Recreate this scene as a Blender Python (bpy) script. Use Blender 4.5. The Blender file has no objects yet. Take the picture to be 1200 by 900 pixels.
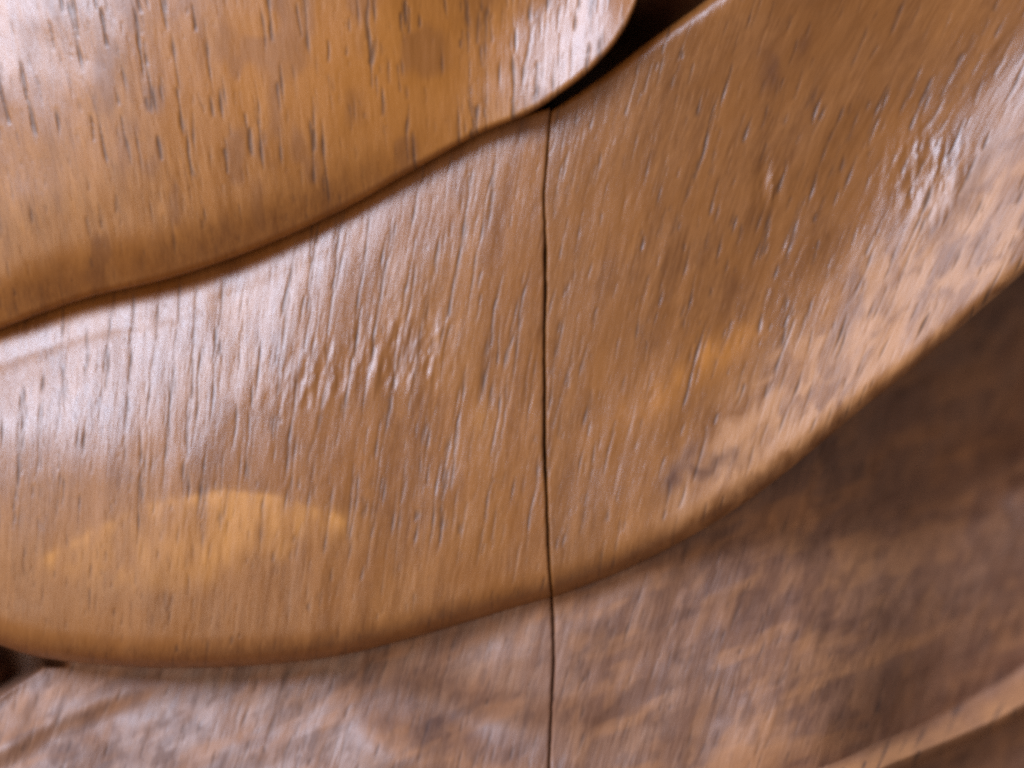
import bpy, math
import numpy as np

# ------------------------------------------------------------------ camera, world, lamps, exposure
# Working units: 1 unit "u" = 0.1 mm.  x to the right, y downwards, h towards the camera.
U = 1e-4
D = 3500.0                      # camera distance from the carving's zero plane, in u (35 cm)
CX, CY = 600.0, 450.0
BASE = 0.062                    # height of the view centre above the foot of the carving (m)

scene = bpy.context.scene
cam_data = bpy.data.cameras.new('camera')
cam = bpy.data.objects.new('camera', cam_data)
scene.collection.objects.link(cam)
cam.location = (0, -D * U, BASE)
cam.rotation_euler = (math.radians(90), 0, 0)
cam_data.sensor_width = 36
cam_data.lens = 36 * D / 1200.0
cam_data.clip_start = 0.01
cam_data.clip_end = 20
cam_data.dof.use_dof = True
cam_data.dof.focus_distance = (D - 165) * U
cam_data.dof.aperture_fstop = 5.0
scene.camera = cam

world = bpy.data.worlds.new('World')
scene.world = world
world.use_nodes = True
bgn = world.node_tree.nodes['Background']
bgn.inputs['Color'].default_value = (1.0, 0.86, 0.78, 1)
bgn.inputs['Strength'].default_value = 0.27

def area(name, loc, target, size, power, color):
    ld = bpy.data.lights.new(name, 'AREA')
    ld.shape = 'RECTANGLE'; ld.size, ld.size_y = size
    ld.energy = power; ld.color = color
    lo = bpy.data.objects.new(name, ld)
    scene.collection.objects.link(lo)
    from mathutils import Vector
    lo.location = loc
    lo.rotation_euler = (Vector(target) - Vector(loc)).to_track_quat('-Z', 'Y').to_euler()
    return lo
area('window_light', (-0.72, -0.85, BASE + 0.72), (0, 0, BASE), (0.62, 0.62), 33.0, (0.64, 0.76, 1.0))
area('fill_light', (-0.75, -1.15, BASE - 0.12), (0, 0, BASE), (0.8, 0.8), 6.4, (1.0, 0.82, 0.66))  # added soft fill, no visible source; lifts the downward-facing surfaces

scene.view_settings.view_transform = 'Standard'
scene.view_settings.look = 'None'
scene.view_settings.exposure = 0.0
scene.view_settings.gamma = 1.0
scene.cycles.pixel_filter_type = 'BLACKMAN_HARRIS'
scene.cycles.filter_width = 3.5
scene.cycles.use_denoising = False
scene.cycles.max_bounces = 5

# ------------------------------------------------------------------ numeric helpers
def smooth(a, b, x):
    t = np.clip((x - a) / (b - a), 0, 1)
    return t * t * (3 - 2 * t)

def spline(pts, n=600):
    """dense Catmull-Rom polyline through pts"""
    p = np.array(pts, float)
    p = np.vstack([2 * p[0] - p[1], p, 2 * p[-1] - p[-2]])
    out = []
    for i in range(1, len(p) - 2):
        t = np.linspace(0, 1, 40, endpoint=False)[:, None]
        a, b, c, d = p[i - 1], p[i], p[i + 1], p[i + 2]
        out.append(0.5 * (2 * b + (c - a) * t + (2 * a - 5 * b + 4 * c - d) * t ** 2 + (3 * b - a - 3 * c + d) * t ** 3))
    out.append(p[-2][None])
    return np.vstack(out)

def curve_at(poly, s):
    """points at normalised arc length s"""
    seg = np.hypot(*np.diff(poly, axis=0).T)
    L = np.concatenate([[0], np.cumsum(seg)]); L /= L[-1]
    return np.stack([np.interp(s, L, poly[:, 0]), np.interp(s, L, poly[:, 1])], -1)

def hermite(xs, ys, x):
    """smooth 1-D interpolation; ys may carry extra leading axes"""
    xs = np.asarray(xs, float); ys = np.asarray(ys, float)
    m = np.gradient(ys, xs, axis=-1)
    i = np.clip(np.searchsorted(xs, x) - 1, 0, len(xs) - 2)
    dx = xs[i + 1] - xs[i]
    t = np.clip((x - xs[i]) / dx, 0, 1)
    h00 = 2*t**3 - 3*t**2 + 1; h10 = t**3 - 2*t**2 + t; h01 = -2*t**3 + 3*t**2; h11 = t**3 - t**2
    return h00 * ys[..., i] + h10 * dx * m[..., i] + h01 * ys[..., i + 1] + h11 * dx * m[..., i + 1]

def table(ss, ts, H, S, T):
    """surface through a small table H[s][t], evaluated on a tensor grid S x T"""
    a = hermite(ts, np.array(H, float), T)           # (len ss, nT)
    return hermite(ss, a.T, S).T                     # (nS, nT)

class Noise:
    def __init__(self, seed, n=256):
        self.n = n; self.g = np.random.default_rng(seed).uniform(-1, 1, (n, n))
    def __call__(self, x, y):
        xi = np.floor(x).astype(int); yi = np.floor(y).astype(int)
        fx = x - xi; fy = y - yi
        fx = fx * fx * fx * (fx * (fx * 6 - 15) + 10); fy = fy * fy * fy * (fy * (fy * 6 - 15) + 10)
        n = self.n; g = self.g
        x0, x1, y0, y1 = xi % n, (xi + 1) % n, yi % n, (yi + 1) % n
        return (g[x0, y0] * (1 - fx) + g[x1, y0] * fx) * (1 - fy) + (g[x0, y1] * (1 - fx) + g[x1, y1] * fx) * fy
    def fbm(self, x, y, o=3):
        s = 0; a = 1.0; f = 1.0
        for k in range(o):
            s = s + a * self(x * f + 17.3 * k, y * f + 5.1 * k); a *= 0.5; f *= 2.03
        return s

# ------------------------------------------------------------------ oak pores (open vessels), rasterised as depth maps
X0, Y0, W, H = -160, -180, 1560, 1240

def pore_map(seed, strokes):
    """strokes: iterable of (x, y, tilt, length, width, depth) -> depth map in u"""
    m = np.zeros((H, W), np.float32)
    rng = np.random.default_rng(seed)
    for (x, y, th, ln, wd, dp) in strokes:
        r = ln / 2 + 6
        ex = abs(math.sin(th)) * r + 9; ey = abs(math.cos(th)) * r + 5
        ax, bx_ = int(max(x - ex - X0, 0)), int(min(x + ex - X0, W))
        ay, by_ = int(max(y - ey - Y0, 0)), int(min(y + ey - Y0, H))
        if bx_ - ax < 2 or by_ - ay < 2: continue
        gy, gx = np.mgrid[ay:by_, ax:bx_]
        dx = gx + X0 - x; dy = gy + Y0 - y
        al = dy * math.cos(th) - dx * math.sin(th)      # along the grain (th > 0 leans like "/")
        ac = dx * math.cos(th) + dy * math.sin(th)
        ph = rng.uniform(0, 6.28); k1 = rng.uniform(-1, 1)
        ac = ac + 1.3 * np.sin(al / 13 + ph) * k1 + rng.uniform(-1, 1) * 4 * (al / max(ln, 20)) ** 2
        w = wd * (0.75 + 0.35 * np.sin(al / 9 + ph * 2))
        tap = np.clip(1 - (np.abs(al) / (ln / 2)) ** 3, 0, 1)
        v = dp * tap * np.exp(-(ac / w) ** 2) * (0.8 + 0.2 * np.sin(al / 5 + ph))
        sub = m[ay:by_, ax:bx_]
        np.maximum(sub, v.astype(np.float32), out=sub)
    return m

def sample(m, x, y):
    fx = np.clip(x - X0, 0, W - 1.01); fy = np.clip(y - Y0, 0, H - 1.01)
    xi = fx.astype(int); yi = fy.astype(int); fx = fx - xi; fy = fy - yi
    return (m[yi, xi] * (1 - fx) + m[yi, xi + 1] * fx) * (1 - fy) + (m[yi + 1, xi] * (1 - fx) + m[yi + 1, xi + 1] * fx) * fy

def rows(rng, n, box, tilt, lng, wid, dep, spacing, keep=None):
    """pores gathered on growth-ring lines, which run with the grain"""
    out = []
    while len(out) < n:
        x = rng.uniform(box[0], box[2]); y = rng.uniform(box[1], box[3])
        if spacing:
            g = x + math.tan(tilt(x, y)) * (y - 450)
            g2 = round(g / spacing) * spacing + rng.normal(0, spacing * 0.13)
            x += g2 - g
        if keep is not None and rng.uniform() > keep(x, y): continue
        L = rng.uniform(*lng) * rng.choice([0.55, 1, 1.7], p=[.4, .42, .18])
        out.append((x, y, tilt(x, y) + rng.normal(0, .025), L, rng.uniform(*wid), rng.uniform(*dep)))
    return out

# ------------------------------------------------------------------ mesh from a grid of (x, y, h)
def to_world(P):
    f = (D - P[..., 2]) / D
    return np.stack([(P[..., 0] - CX) * f * U, -P[..., 2] * U, (CY - P[..., 1]) * f * U + BASE], -1)

def grid_object(name, P, mat, parent, attrs, foot=-150.0, inset=12.0, label=None, flip=False):
    """one mesh: carved face + sides going back to the foot plane + a back face"""
    ns, nt = P.shape[:2]
    front = P.reshape(-1, 3)
    idx = np.arange(ns * nt).reshape(ns, nt)
    ring = np.concatenate([idx[:-1, 0], idx[-1, :-1], idx[1:, -1][::-1], idx[0, 1:][::-1]])
    c = front[:, :2].mean(0)
    rp = front[ring].copy()
    d = rp[:, :2] - c; d /= np.maximum(np.linalg.norm(d, axis=1, keepdims=True), 1e-6)
    mid = rp.copy(); mid[:, :2] -= d * inset * 0.3; mid[:, 2] -= 10
    low = rp.copy(); low[:, :2] -= d * inset; low[:, 2] = np.minimum(foot, rp[:, 2] - 12)
    V = np.vstack([front, mid, low])
    n0 = ns * nt; nr = len(ring)
    q = np.stack([idx[:-1, :-1], idx[1:, :-1], idx[1:, 1:], idx[:-1, 1:]], -1).reshape(-1, 4)
    j = np.arange(nr); k = (j + 1) % nr
    s1 = np.stack([ring[j], n0 + j, n0 + k, ring[k]], -1)
    s2 = np.stack([n0 + j, n0 + nr + j, n0 + nr + k, n0 + k], -1)
    Q = np.vstack([q, s1, s2])
    back = n0 + nr + np.arange(nr)
    # face orientation: front must look at the camera (-Y)
    wv = to_world(V)
    a, b, cc = wv[Q[len(q) // 2, 0]], wv[Q[len(q) // 2, 1]], wv[Q[len(q) // 2, 2]]
    if np.cross(b - a, cc - a)[1] > 0:
        Q = Q[:, ::-1]
    else:
        back = back[::-1]
    loops = np.concatenate([Q.reshape(-1), back]).astype(np.int32)
    starts = np.concatenate([np.arange(len(Q)) * 4, [len(Q) * 4]]).astype(np.int32)
    me = bpy.data.meshes.new(name)
    me.vertices.add(len(V)); me.vertices.foreach_set('co', wv.astype(np.float32).ravel())
    me.loops.add(len(loops)); me.loops.foreach_set('vertex_index', loops)
    me.polygons.add(len(starts)); me.polygons.foreach_set('loop_start', starts)
    me.update(calc_edges=True)
    me.polygons.foreach_set('use_smooth', np.ones(len(starts), bool))
    for an, av in attrs.items():
        av = np.asarray(av, np.float32)
        if av.ndim == 3:
            av = av.reshape(-1, 3); av = np.vstack([av, av[ring], av[ring]])
            at = me.attributes.new(an, 'FLOAT_VECTOR', 'POINT'); at.data.foreach_set('vector', av.ravel())
        else:
            av = av.reshape(-1); av = np.concatenate([av, av[ring] * 0, av[ring] * 0])
            at = me.attributes.new(an, 'FLOAT', 'POINT'); at.data.foreach_set('value', av)
    me.materials.append(mat)
    me.validate()
    o = bpy.data.objects.new(name, me)
    scene.collection.objects.link(o)
    o.parent = parent
    if label: o['label'] = label
    return o

def dense(n, pw=0.35):
    """parameter 0..1, packed towards both ends where edges roll over"""
    t = np.linspace(0, 1, n)
    return (1 - pw) * t + pw * (0.5 - 0.5 * np.cos(np.pi * t))

def roll(d, R):
    """drop of a rounded arris of radius R at distance d from the edge"""
    q = np.clip(1 - d / np.maximum(R, 1e-3), 0, 1)
    return R * (1 - np.sqrt(np.maximum(1 - q ** 2.9, 0)))

# ------------------------------------------------------------------ oak material
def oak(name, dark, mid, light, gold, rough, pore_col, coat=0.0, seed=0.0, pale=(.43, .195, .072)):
    m = bpy.data.materials.new(name); m.use_nodes = True
    nt = m.node_tree; N = nt.nodes; L = nt.links
    for n in list(N): N.remove(n)
    out = N.new('ShaderNodeOutputMaterial'); b = N.new('ShaderNodeBsdfPrincipled')
    L.new(b.outputs[0], out.inputs[0])
    g = N.new('ShaderNodeAttribute'); g.attribute_name = 'grain'
    def attr(n):
        a = N.new('ShaderNodeAttribute'); a.attribute_name = n; return a.outputs['Fac']
    def mapping(sc, off=0.0):
        mp = N.new('ShaderNodeMapping'); mp.inputs['Scale'].default_value = sc
        mp.inputs['Location'].default_value = (off + seed, off * .7 + seed, seed)
        L.new(g.outputs['Vector'], mp.inputs['Vector']); return mp.outputs[0]
    def noise(sc, detail=3, rgh=.55, off=0.0, dist=0.0):
        n = N.new('ShaderNodeTexNoise'); n.inputs['Scale'].default_value = 1.0
        n.inputs['Detail'].default_value = detail; n.inputs['Roughness'].default_value = rgh
        n.inputs['Distortion'].default_value = dist
        L.new(mapping(sc, off), n.inputs['Vector']); return n.outputs['Fac']
    def math_(op, a, b_, c=None):
        n = N.new('ShaderNodeMath'); n.operation = op
        for i, v in enumerate([a, b_] + ([c] if c is not None else [])):
            if isinstance(v, (int, float)): n.inputs[i].default_value = v
            else: L.new(v, n.inputs[i])
        return n.outputs[0]
    def mixc(f, a, b_, mode='MIX'):
        n = N.new('ShaderNodeMix'); n.data_type = 'RGBA'; n.blend_type = mode; n.clamp_factor = True
        if isinstance(f, (int, float)): n.inputs[0].default_value = f
        else: L.new(f, n.inputs[0])
        for i, v in ((6, a), (7, b_)):
            if isinstance(v, tuple): n.inputs[i].default_value = (*v, 1)
            else: L.new(v, n.inputs[i])
        return n.outputs[2]
    def ramp(f, lo, hi):
        n = N.new('ShaderNodeMapRange'); n.inputs['From Min'].default_value = lo; n.inputs['From Max'].default_value = hi
        n.interpolation_type = 'SMOOTHSTEP'; L.new(f, n.inputs['Value']); return n.outputs[0]
    # grain vector is in mm : (across, along, depth)
    rings = noise((.42, .035, .3), 3, .6, 3.0, .4)          # broad growth bands
    fib = noise((4.6, .20, 1.0), 4, .66, 9.0)               # fine fibre streaks
    blot = noise((.13, .10, .1), 3, .55, 21.0, .6)          # stain taken up unevenly
    fleck_light = noise((.42, .20, .4), 2, .5, 33.0, .5)          # ray flecks; also breaks up the highlight painted on the rim
    fine = noise((5.5, .75, 2.0), 2, .6, 41.0)
    f = math_('ADD', math_('MULTIPLY', rings, .38), math_('ADD', math_('MULTIPLY', fib, .42), math_('MULTIPLY', fine, .20)))
    col = mixc(ramp(f, .33, .68), dark, light)
    col = mixc(math_('MULTIPLY', ramp(blot, .36, .66), .6), col, mid)
    col = mixc(math_('MULTIPLY', ramp(fleck_light, .36, .66), attr('fleck_light')), col, pale)
    col = mixc(attr('gold'), col, gold)
    col = mixc(attr('knot_shade'), col, (dark[0] * .55, dark[1] * .42, dark[2] * .3))
    col = mixc(attr('pore'), col, pore_col)
    L.new(col, b.inputs['Base Color'])
    r = math_('ADD', rough - .10, math_('MULTIPLY', fib, .12))
    r = math_('ADD', r, math_('MULTIPLY', blot, .10))
    r = math_('ADD', r, math_('MULTIPLY', attr('pore'), .2))
    r = math_('ADD', r, math_('MULTIPLY', attr('gold'), .12))
    r = math_('ADD', r, math_('MULTIPLY', attr('fleck_light'), .24))
    r = math_('ADD', r, math_('MULTIPLY', attr('knot_shade'), .3))
    L.new(r, b.inputs['Roughness'])
    b.inputs['IOR'].default_value = 1.5; b.inputs['Specular IOR Level'].default_value = .62
    b.inputs['Coat Weight'].default_value = coat
    b.inputs['Coat Roughness'].default_value = .22
    bp = N.new('ShaderNodeBump'); bp.inputs['Strength'].default_value = .5; bp.inputs['Distance'].default_value = .00010
    L.new(math_('ADD', math_('MULTIPLY', fib, .8), math_('MULTIPLY', fine, .5)), bp.inputs['Height'])
    L.new(bp.outputs[0], b.inputs['Normal'])
    return m

MAT_BAND = oak('oak_band', (.145, .047, .010), (.240, .082, .013), (.310, .122, .034), (.46, .185, .032), .30, (.034, .018, .014), .0)
MAT_BAND2 = oak('oak_band_second_plank', (.132, .044, .010), (.222, .077, .013), (.300, .119, .034), (.44, .160, .022), .30, (.034, .018, .014), .0, 57.0)
MAT_FOLD = oak('oak_fold', (.160, .050, .007), (.255, .085, .011), (.345, .130, .026), (.42, .145, .011), .31, (.034, .017, .012), .1, 13.0)
MAT_BACK = oak('oak_backing', (.115, .046, .025), (.190, .083, .046), (.290, .142, .080), (.33, .135, .048), .44, (.032, .018, .016), .0, 91.0)
MAT_BACK2 = oak('oak_backing_second_plank', (.108, .042, .022), (.178, .076, .041), (.275, .132, .074), (.40, .175, .068), .46, (.032, .018, .016), .0, 133.0)
MAT_GLUE = bpy.data.materials.new('dark_joint'); MAT_GLUE.use_nodes = True
_b = MAT_GLUE.node_tree.nodes['Principled BSDF']
_b.inputs['Base Color'].default_value = (.018, .014, .014, 1); _b.inputs['Roughness'].default_value = .5
_n = MAT_GLUE.node_tree.nodes.new('ShaderNodeTexNoise'); _n.inputs['Scale'].default_value = 900
_r = MAT_GLUE.node_tree.nodes.new('ShaderNodeValToRGB')
_r.color_ramp.elements[0].color = (.010, .008, .008, 1); _r.color_ramp.elements[1].color = (.035, .027, .024, 1)
MAT_GLUE.node_tree.links.new(_n.outputs[0], _r.inputs[0]); MAT_GLUE.node_tree.links.new(_r.outputs[0], _b.inputs['Base Color'])

# ------------------------------------------------------------------ shared curves
n_a, n_b, n_c = Noise(1), Noise(2), Noise(3)
joint = spline([(646, -200), (646, 60), (645, 130), (641, 185), (637.5, 228), (638.5, 262), (639, 330), (638, 430),
                (638.5, 520), (641, 600), (644, 665), (647, 705), (649, 770), (646, 840), (643, 920), (642, 1080)])
def joint_x(y): return np.interp(y, joint[:, 1], joint[:, 0]) + .3 * n_b(y / 41, y * 0) + .3 * n_b(y / 9, y * 0 + 7)
def joint_gap(y):           # half width of the open joint
    return (.72 + .2 * n_c(y / 23 + 5, y * 0 + 2)) * np.interp(y, [-200, 150, 240, 300, 560, 690, 760, 1080], [.5, .6, .9, 1.9, 1.7, 1.0, 1.0, .9])


def grain_coords(x, y, h, tilt, off=0.0):
    th = tilt(x, y)
    u = (x + np.tan(th) * (y - 450)) * .1
    return np.stack([u + off, y * .1 + off * 2, h * .1 + off], -1)

def finish(name, P, mat, parent, tilt, pm, gold=None, knot_shade=None, fleck_light=None, ripple=1.0, off=0.0, **kw):
    x, y = P[..., 0], P[..., 1]
    d = sample(pm, x, y)
    th = tilt(x, y)
    u = x + np.tan(th) * (y - 450)
    rip = 1.2 * n_a.fbm(u / 70 + off, y / 95 + off, 2) + 0.22 * n_b.fbm(u / 13 + off, y / 60, 2) + 0.10 * n_c.fbm(u / 5, y / 26 + off, 2)
    P = P.copy()
    P[..., 2] += ripple * rip - d * .42
    z = np.zeros_like(x)
    attrs = dict(grain=grain_coords(x, y, P[..., 2], tilt, off), pore=np.clip((d - .25) / 1.5, 0, 1) * .66,
                 gold=z if gold is None else gold(x, y), knot_shade=z if knot_shade is None else knot_shade(x, y),
                 fleck_light=z + .08 if fleck_light is None else fleck_light(x, y))
    return grid_object(name, P, mat, parent, attrs, **kw)

# ------------------------------------------------------------------ the carving
carving = bpy.data.objects.new('wood_carving', None)
scene.collection.objects.link(carving)
carving.location = (0, 0, 0)
carving['label'] = 'polished brown oak relief carving with overlapping curved folds and a vertical plank joint'
carving['category'] = 'carving'

def blob(x, y, cx, cy, rx, ry, rot=0.):
    a = math.radians(rot); dx, dy = x - cx, y - cy
    p = (dx * math.cos(a) + dy * math.sin(a)) / rx; q = (-dx * math.sin(a) + dy * math.cos(a)) / ry
    return np.exp(-(p * p + q * q))

# ---- backing planks
EDGE = spline([(-130, 690), (-50, 733), (0, 756), (120, 779), (300, 780), (500, 743), (647, 701), (800, 634), (930, 546), (1070, 431), (1200, 319), (1350, 172)])
def back_height(x, y):
    edge = np.interp(x, EDGE[:, 0], EDGE[:, 1])
    h = hermite([-130, 0, 250, 500, 650, 800, 950, 1100, 1330], [70, 92, 122, 148, 154, 138, 80, -60, -150], x.ravel()).reshape(x.shape)
    d = np.maximum(y - edge, 0)
    h = h + 58 * smooth(0, 240, d) * smooth(620, 150, x)            # lower left looks upwards
    h = h + 20 * smooth(0, 200, d) * smooth(900, 500, x)
    h = h + 80 * smooth(50, 360, d) * smooth(700, 1050, x)          # right side climbs out of the undercut
    # slow hollows and swells of the gouge
    h += 7 * n_a.fbm(x / 210 + 3, y / 120 + 9, 2)
    h += 1.8 * n_b.fbm(x / 60 + 3, y / 45 + 9, 2)
    # step below the overhang
    yy = y - np.interp(x, [700, 850, 1000, 1100, 1200, 1320], [700, 668, 640, 618, 590, 560])
    yy = yy + 22 * n_b.fbm(x / 70, y / 70 + 2, 2)
    h += 11 * smooth(-26, 22, yy) * smooth(760, 900, x)
    # shallow oval hollow left of the joint, with a lip under it
    a = math.radians(16); dx, dy = x - 545, y - 838
    p = dx * math.cos(a) + dy * math.sin(a); q = -dx * math.sin(a) + dy * math.cos(a)
    h -= 20 * np.exp(-(p / 105) ** 2 - (q / 34) ** 2)
    lip = y - np.interp(x, [300, 420, 470, 560, 650, 760], [800, 846, 866, 890, 915, 950])
    h += 9 * smooth(-26, 30, lip) * smooth(380, 450, x) * smooth(760, 640, x)
    # low crest at bottom left
    cr = y - np.interp(x, [-120, 0, 60, 120, 190, 260], [960, 880, 846, 820, 803, 795])
    h += 4.5 * np.exp(-(cr / 14) ** 2) * smooth(240, 120, x) - 4 * np.exp(-((cr - 26) / 20) ** 2) * smooth(200, 100, x)
    # pierced corner
    e1 = y - np.interp(x, [-160, 0, 52, 60], [845, 806, 771, 771]); 
    hole = smooth(12, -2, e1) * smooth(84, 56, x) * smooth(700, 725, y)
    h -= 190 * hole
    h += 95 * np.exp(-((x + 14) / 20) ** 2 - ((y - 785) / 20) ** 2)
    # deep channel behind the top end
    h -= 240 * smooth(330, 120, y)
    h += 230 * blob(x, y, 766, -24, 30, 64, 35)
    return h

tilt_back = lambda x, y: np.radians(np.interp(x, [-100, 300, 600, 900, 1300], [19, 17, 14, 19, 27]))
rng = np.random.default_rng(5)
pm_back = pore_map(15, rows(rng, 1500, (-120, 330, 1320, 1020), tilt_back, (16, 46), (1.0, 1.8), (0.8, 2.0), 0)
                   + rows(rng, 130, (240, 700, 660, 1000), tilt_back, (50, 110), (1.2, 1.8), (0.7, 1.4), 21))

ys = np.concatenate([np.linspace(-150, 270, 60, endpoint=False), np.linspace(270, 1010, 500)])
def back_plank(x_fixed, right, nx):
    g = joint_gap(ys)
    xj = joint_x(ys) + (g if right else -g)
    s = np.linspace(0, 1, nx)[:, None]
    x = xj[None] * (1 - s) + x_fixed * s if right else x_fixed * (1 - s) + xj[None] * s
    y = np.broadcast_to(ys[None], x.shape)
    h = back_height(x, y)
    h = h - roll(np.abs(x - xj[None]), 4.0 + 0 * x)
    return np.stack([x, y, h], -1)
gold_none = None
knot_shade_back = lambda x, y:  .26 * smooth(.1, 1.0, n_c.fbm((x + .3 * y) / 58 + 4, (y + .45 * x) / 24, 3)) + .28 * smooth(.1, .9, n_a.fbm((x + .3 * y) / 11, y / 24, 3)) + .3 * blob(x, y, 525, 842, 95, 30, 16)  # brown mottle, plus shade of the oval hollow painted in by the blob
gold_back = lambda x, y: .5 * np.exp(-((y - np.interp(x, [300, 420, 470, 560, 650, 760], [800, 856, 878, 902, 925, 960])) / 13) ** 2) * smooth(400, 450, x) * smooth(700, 640, x) + .42 * smooth(.0, 1.0, n_b.fbm((x - .2 * y) / 80 + 8, (y + .42 * x) / 24, 3)) + .25 * smooth(.1, .9, n_c.fbm((x + .3 * y) / 16 + 3, y / 34, 2))
finish('backing_plank', back_plank(-130., False, 520), MAT_BACK, carving, tilt_back, pm_back, gold=gold_back, knot_shade=knot_shade_back, ripple=1.0, foot=-420., inset=0.,
       label='grey-brown carved background left of the joint, paler and sloping upwards')
finish('backing_plank', back_plank(1330., True, 470), MAT_BACK2, carving, tilt_back, pm_back, gold=gold_back, knot_shade=knot_shade_back, ripple=1.3, off=40., foot=-420., inset=0.,
       label='dark grey-brown carved background right of the joint under the overhang')

# ---- curved band
upL = spline([(-110, 392), (0, 352), (100, 318), (200, 296), (300, 264), (400, 222), (480, 182), (560, 150), (645, 126)])
upR = spline([(645, 130), (700, 93), (760, 48), (830, -2), (900, -58), (985, -135), (1080, -230), (1180, -340)])
loL = spline([(-110, 690), (-50, 733), (0, 756), (50, 771), (120, 779), (200, 783), (300, 780), (400, 768), (500, 743), (600, 714), (647, 701)])
loR = spline([(647, 701), (720, 673), (800, 634), (870, 591), (930, 546), (1000, 487), (1070, 431), (1140, 371), (1200, 319), (1265, 258), (1350, 172), (1450, 60), (1560, -80)])

SS = [0, .1, .2, .3, .4, .5, .57, .64, .71, .80, 1.0]
TS = [0, .08, .2, .4, .6, .75, .88, 1.0]
HB = [[ 76,  90, 110, 142, 156, 157, 151, 141],
      [ 92, 107, 129, 162, 177, 179, 174, 164],
      [108, 124, 145, 177, 193, 197, 194, 185],
      [122, 136, 153, 177, 193, 201, 202, 197],
      [134, 143, 154, 169, 182, 192, 197, 196],
      [147, 151, 156, 163, 171, 181, 189, 192],
      [154, 154, 154, 157, 162, 171, 182, 190],
      [160, 156, 149, 143, 143, 151, 166, 182],
      [164, 157, 144, 131, 128, 141, 162, 183],
      [166, 156, 140, 122, 124, 145, 168, 188],
      [168, 154, 135, 117, 126, 150, 174, 195]]
tilt_band = lambda x, y: np.radians(np.interp(x, [-100, 100, 350, 640, 850, 1050, 1300], [1, 3, 7, 10, 16, 23, 29]))

rng = np.random.default_rng(11)
st = []
st += rows(rng, 170, (-100, 340, 340, 610), tilt_band, (45, 95), (0.9, 1.4), (1.3, 2.8), 25)
st += rows(rng, 170, (330, 200, 640, 640), tilt_band, (45, 110), (0.9, 1.5), (1.3, 2.8), 27)
st += rows(rng, 200, (-100, 560, 660, 790), tilt_band, (12, 34), (1.1, 1.7), (0.8, 2.0), 0)
st += rows(rng, 800, (640, -100, 1330, 700), tilt_band, (22, 52), (0.9, 1.5), (0.9, 2.4), 17)
st += rows(rng, 90, (800, 60, 1330, 620), tilt_band, (40, 80), (1.1, 1.7), (2.0, 3.8), 30)
st += rows(rng, 1300, (-100, 100, 1300, 780), tilt_band, (14, 36), (0.8, 1.2), (0.7, 1.5), 0)
pm_band = pore_map(16, st)

def band_piece(right):
    up, lo = (upR, loR) if right else (upL, loL)
    ns = 700 if right else 640
    s = np.linspace(0, 1, ns)
    T = dense(400, .5)
    A = curve_at(up, s)[:, None]; B = curve_at(lo, s)[:, None]
    t = T[None, :, None]
    Q = A * (1 - t) + B * t
    sj = 0.0 if right else 1.0
    dev = joint_x(Q[..., 1]) + (joint_gap(Q[..., 1]) if right else -joint_gap(Q[..., 1])) - Q[..., 0]
    edge = dev[0] if right else dev[-1]
    Q[..., 0] += edge[None] * (1 - smooth(0, .35, np.abs(s - sj)))[:, None]
    S = .5 + .5 * s if right else .5 * s
    h = table(SS, TS, HB, S, T)
    wid = np.linalg.norm(A - B, axis=-1)
    Rlo = np.interp(S, [0, .15, .35, .5, .62, .75, 1], [34, 42, 44, 44, 38, 24, 18])[:, None]
    h = h - roll((1 - T)[None] * wid, Rlo)
    Rup = np.interp(S, [0, .3, .5, .7, 1], [3, 3, 6, 34, 40])[:, None]
    h = h - .8 * roll(T[None] * wid, Rup + 0 * h)
    dj = np.abs(Q[..., 0] - (Q[0 if right else -1, :, 0])[None])
    h = h - roll(dj, 3.5 + 0 * h)
    # chatter left by the gouge near the middle of the band
    x, y = Q[..., 0], Q[..., 1]
    ch = n_c.fbm((x + .15 * y) / 12, y / 44 + 3, 3)
    h = h + ch * (1.5 * np.exp(-((x - 365) / 50) ** 2 - ((y - 445) / 38) ** 2) + 2 * np.exp(-((x - 480) / 50) ** 2 - ((y - 415) / 45) ** 2)
                  + 2.2 * np.exp(-((x - 1085) / 42) ** 2 - ((y - 205) / 45) ** 2) + 2.5 * np.exp(-((x - 900) / 16) ** 2 - ((y - 215) / 26) ** 2))
    # a shallow double edge along the groove
    h = h - 1.0 * np.exp(-((T[None] * wid - 74) / 10) ** 2) * smooth(.38, .2, S)[:, None]
    return np.stack([Q[..., 0], Q[..., 1], h], -1)

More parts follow.
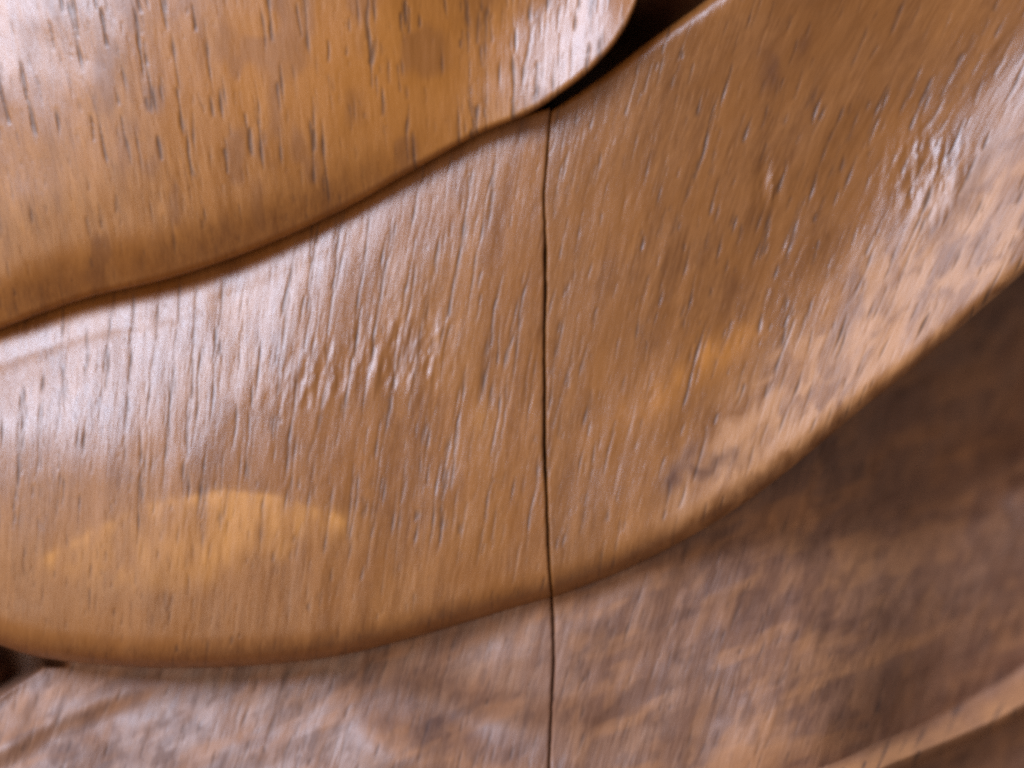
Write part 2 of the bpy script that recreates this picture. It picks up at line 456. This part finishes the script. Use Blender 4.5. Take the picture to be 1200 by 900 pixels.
def gold_band(x, y):
    nn = n_b.fbm(x / 14 + 2, y / 36, 2); w = 7 * n_a.fbm(x / 40, y / 40, 2)
    # the pale outline of an old worn patch and the honey spots inside it
    edge = np.interp(x, [45, 110, 170, 260, 330, 400, 420], [655, 622, 592, 574, 580, 606, 625])
    line = np.exp(-(np.maximum(y - edge - 2 + .3 * w, -.4 * (y - edge - 2 + .3 * w)) / np.where(y > edge, 11, 3)) ** 2) * smooth(40, 70, x) * smooth(425, 390, x) * (.55 + .45 * nn)
    low = np.interp(x, [45, 110, 200, 300, 360, 420], [672, 690, 690, 668, 645, 622])
    leaf = smooth(-4, 5, y - edge + .3 * w) * smooth(14, -22, y - low + w) * smooth(40, 75, x) * smooth(425, 385, x)
    streak = np.clip(.6 + .8 * n_c.fbm(x / 7, y / 50, 2), 0, 1.3)
    g = leaf * np.clip(.24 + .22 * nn, .04, .6) + .5 * line * (.5 + .5 * streak) + .75 * blob(x + w, y, 292, 600, 50, 22, 8) * (.5 + .4 * streak) * leaf + .7 * blob(x, y + w, 258, 642, 34, 19, -12) * (.3 + .6 * streak)
    g += .4 * blob(x, y, 375, 612, 26, 22) * (.6 + .6 * nn) + .22 * blob(x, y, 66, 656, 22, 16, -25) * (.7 + nn)
    g += .3 * blob(x, y, 563, 490, 12, 20) + .55 * blob(x + w, y, 850, 402, 34, 16, -25) * (.8 + .6 * nn) + .42 * blob(x + w, y, 795, 448, 115, 20, -38) * (.8 + .5 * nn)
    g += .10 * smooth(.1, .8, n_c.fbm(x / 80, y / 90, 2))
    return np.clip(g, 0, .9)
def knot_band(x, y):
    w = 10 * n_a.fbm(x / 25, y / 25, 2)
    k = .85 * blob(x + w, y, 787, 562, 14, 20, 20) + .75 * blob(x, y + w, 832, 548, 34, 10, -18) + .5 * blob(x, y, 808, 530, 8, 16, 40) + .6 * blob(x + w, y, 905, 82, 15, 26, 15)
    k += .45 * blob(x, y, 942, 52, 8, 16, 20) + .3 * blob(x + w, y, 480, 410, 14, 26, 20) + .25 * blob(x, y, 345, 450, 9, 24)
    k += .35 * blob(x, y, 1140, 215, 10, 60, 30) + .3 * blob(x, y, 615, 150, 24, 14)
    return np.clip(k, 0, .85)
rim_fleck_light = lambda x, y: np.clip(.05 + .75 * smooth(60, -60, (y - np.interp(x, [700, 900, 1000, 1200], [640, 420, 320, 150])) * -1) * smooth(720, 860, x), 0, 1)  # pale flecks, strengthened to paint the rim's highlight into the colour
finish('curved_band', band_piece(False), MAT_BAND, carving, tilt_band, pm_band, gold_band, knot_band, rim_fleck_light, off=7.,
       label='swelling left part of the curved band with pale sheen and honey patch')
finish('curved_band', band_piece(True), MAT_BAND2, carving, tilt_band, pm_band, gold_band, knot_band, rim_fleck_light, off=63.,
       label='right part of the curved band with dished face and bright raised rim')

# ---- rounded fold at the top left
upF = spline([(-110, -150), (100, -150), (300, -150), (470, -150), (600, -150), (700, -150)])
loF = spline([(-110, 430), (0, 386), (100, 350), (200, 326), (300, 292), (400, 247), (480, 202), (560, 158), (620, 133), (660, 107), (694, 80), (724, 46), (744, 8), (762, -46), (780, -110)])
SF = [0, .14, .28, .42, .54, .62, .68, .74, .82, 1.0]
TF = [0, .15, .3, .5, .65, .8, .9, 1.0]
HF = [[ 62,  86, 110, 132, 141, 141, 133, 108],
      [ 98, 121, 142, 160, 167, 167, 158, 130],
      [146, 160, 172, 182, 185, 183, 174, 148],
      [174, 182, 188, 191, 190, 186, 178, 156],
      [190, 194, 196, 194, 189, 183, 176, 160],
      [198, 199, 198, 192, 185, 178, 173, 166],
      [200, 196, 191, 181, 173, 169, 170, 170],
      [198, 191, 182, 169, 164, 170, 177, 184],
      [190, 183, 173, 163, 164, 175, 186, 197],
      [184, 176, 164, 158, 172, 196, 212, 226]]
tilt_fold = lambda x, y: np.radians(np.interp(x, [-100, 60, 200, 420, 560, 640, 760], [-12, -11, -9, -4, -1, 4, 8]))
rng = np.random.default_rng(21)
st = rows(rng, 110, (-100, -60, 620, 190), tilt_fold, (34, 74), (1.3, 2.2), (2.2, 4.6), 33)
st += rows(rng, 260, (-100, -100, 640, 420), tilt_fold, (16, 42), (1.1, 1.7), (0.9, 2.3), 19)
st += rows(rng, 120, (540, -60, 760, 160), tilt_fold, (30, 80), (1.2, 1.8), (1.0, 2.6), 13)
st += rows(rng, 600, (-100, -60, 700, 400), tilt_fold, (14, 34), (0.8, 1.2), (0.7, 1.5), 0)
pm_fold = pore_map(17, st)
s = np.linspace(0, 1, 660); T = dense(440, .4)
A = curve_at(upF, s)[:, None]; B = curve_at(loF, s)[:, None]
Q = A * (1 - T[None, :, None]) + B * T[None, :, None]
h = table(SF, TF, HF, s, T)
wid = np.linalg.norm(A - B, axis=-1)
Rf = np.interp(s, [0, .3, .55, .68, .75, .82, 1], [12, 12, 12, 10, 10, 10, 10])[:, None]
h = h - roll((1 - T)[None] * wid, Rf)
x, y = Q[..., 0], Q[..., 1]
h = h + 0.0 * np.exp(-((x - 20) / 70) ** 2 - ((y - 90) / 16) ** 2)
gold_fold = lambda x, y: np.clip(.55 * blob(x, y, 440, 70, 150, 130) + .25 * blob(x, y, 280, 100, 60, 90), 0, .6)
knot_fold = lambda x, y: np.clip(.3 * smooth(.2, .9, n_b.fbm(x / 30, y / 60, 2)), 0, .4)
finish('rounded_fold', np.stack([x, y, h], -1), MAT_FOLD, carving, tilt_fold, pm_fold, gold_fold, knot_fold, off=23.,
       label='golden brown rounded fold above the band with long open pores')

# ---- rib at the lower right
upB = spline([(820, 957), (880, 921), (950, 898), (1020, 871), (1100, 836), (1160, 804), (1210, 771), (1330, 679)])
loB = spline([(850, 1009), (930, 969), (990, 934), (1050, 907), (1120, 877), (1180, 851), (1230, 821), (1350, 734)])
s = np.linspace(0, 1, 330); T = dense(70, .5)
A = curve_at(upB, s)[:, None]; B = curve_at(loB, s)[:, None]
Q = A * (1 - T[None, :, None]) + B * T[None, :, None]
base = hermite([0, .25, .5, .75, .9, 1], [-3, 8, 30, 48, 30, -10], T)
h = base[None] * np.interp(s, [0, .2, .5, 1], [.6, .8, 1.0, 1.15])[:, None] + back_height(Q[..., 0], Q[..., 1])
rib_gold = np.clip(np.broadcast_to(hermite([0, .2, .5, .8, 1], [0, .35, .95, .8, .4], T)[None], h.shape) * (.8 + .4 * n_a.fbm(Q[..., 0] / 30, Q[..., 1] / 30, 2)), 0, .9)
tilt_rib = lambda x, y: np.radians(np.interp(x, [800, 1300], [22, 30]))
rng = np.random.default_rng(31)
pm_rib = pore_map(18, rows(rng, 110, (830, 760, 1330, 960), tilt_rib, (20, 50), (1.4, 2.3), (1.5, 4.0), 24))
finish('carved_rib', np.stack([Q[..., 0], Q[..., 1], h], -1), MAT_BACK2, carving, tilt_rib, pm_rib, gold=lambda x, y: rib_gold, knot_shade=None, off=81., foot=-60.,
       label='slim raised rib crossing the lower background, orange brown')

# ---- dark glue bed seen down in the open joint
yy = np.linspace(90, 1000, 120)
gl = np.stack([np.stack([joint_x(yy) + o, yy, np.full_like(yy, hh)], -1) for o, hh in ((-7, -60), (-3, -42), (0, -38), (3, -42), (7, -60))])
grid_object('glue_line', gl, MAT_GLUE, carving, {}, foot=-120., inset=0.)
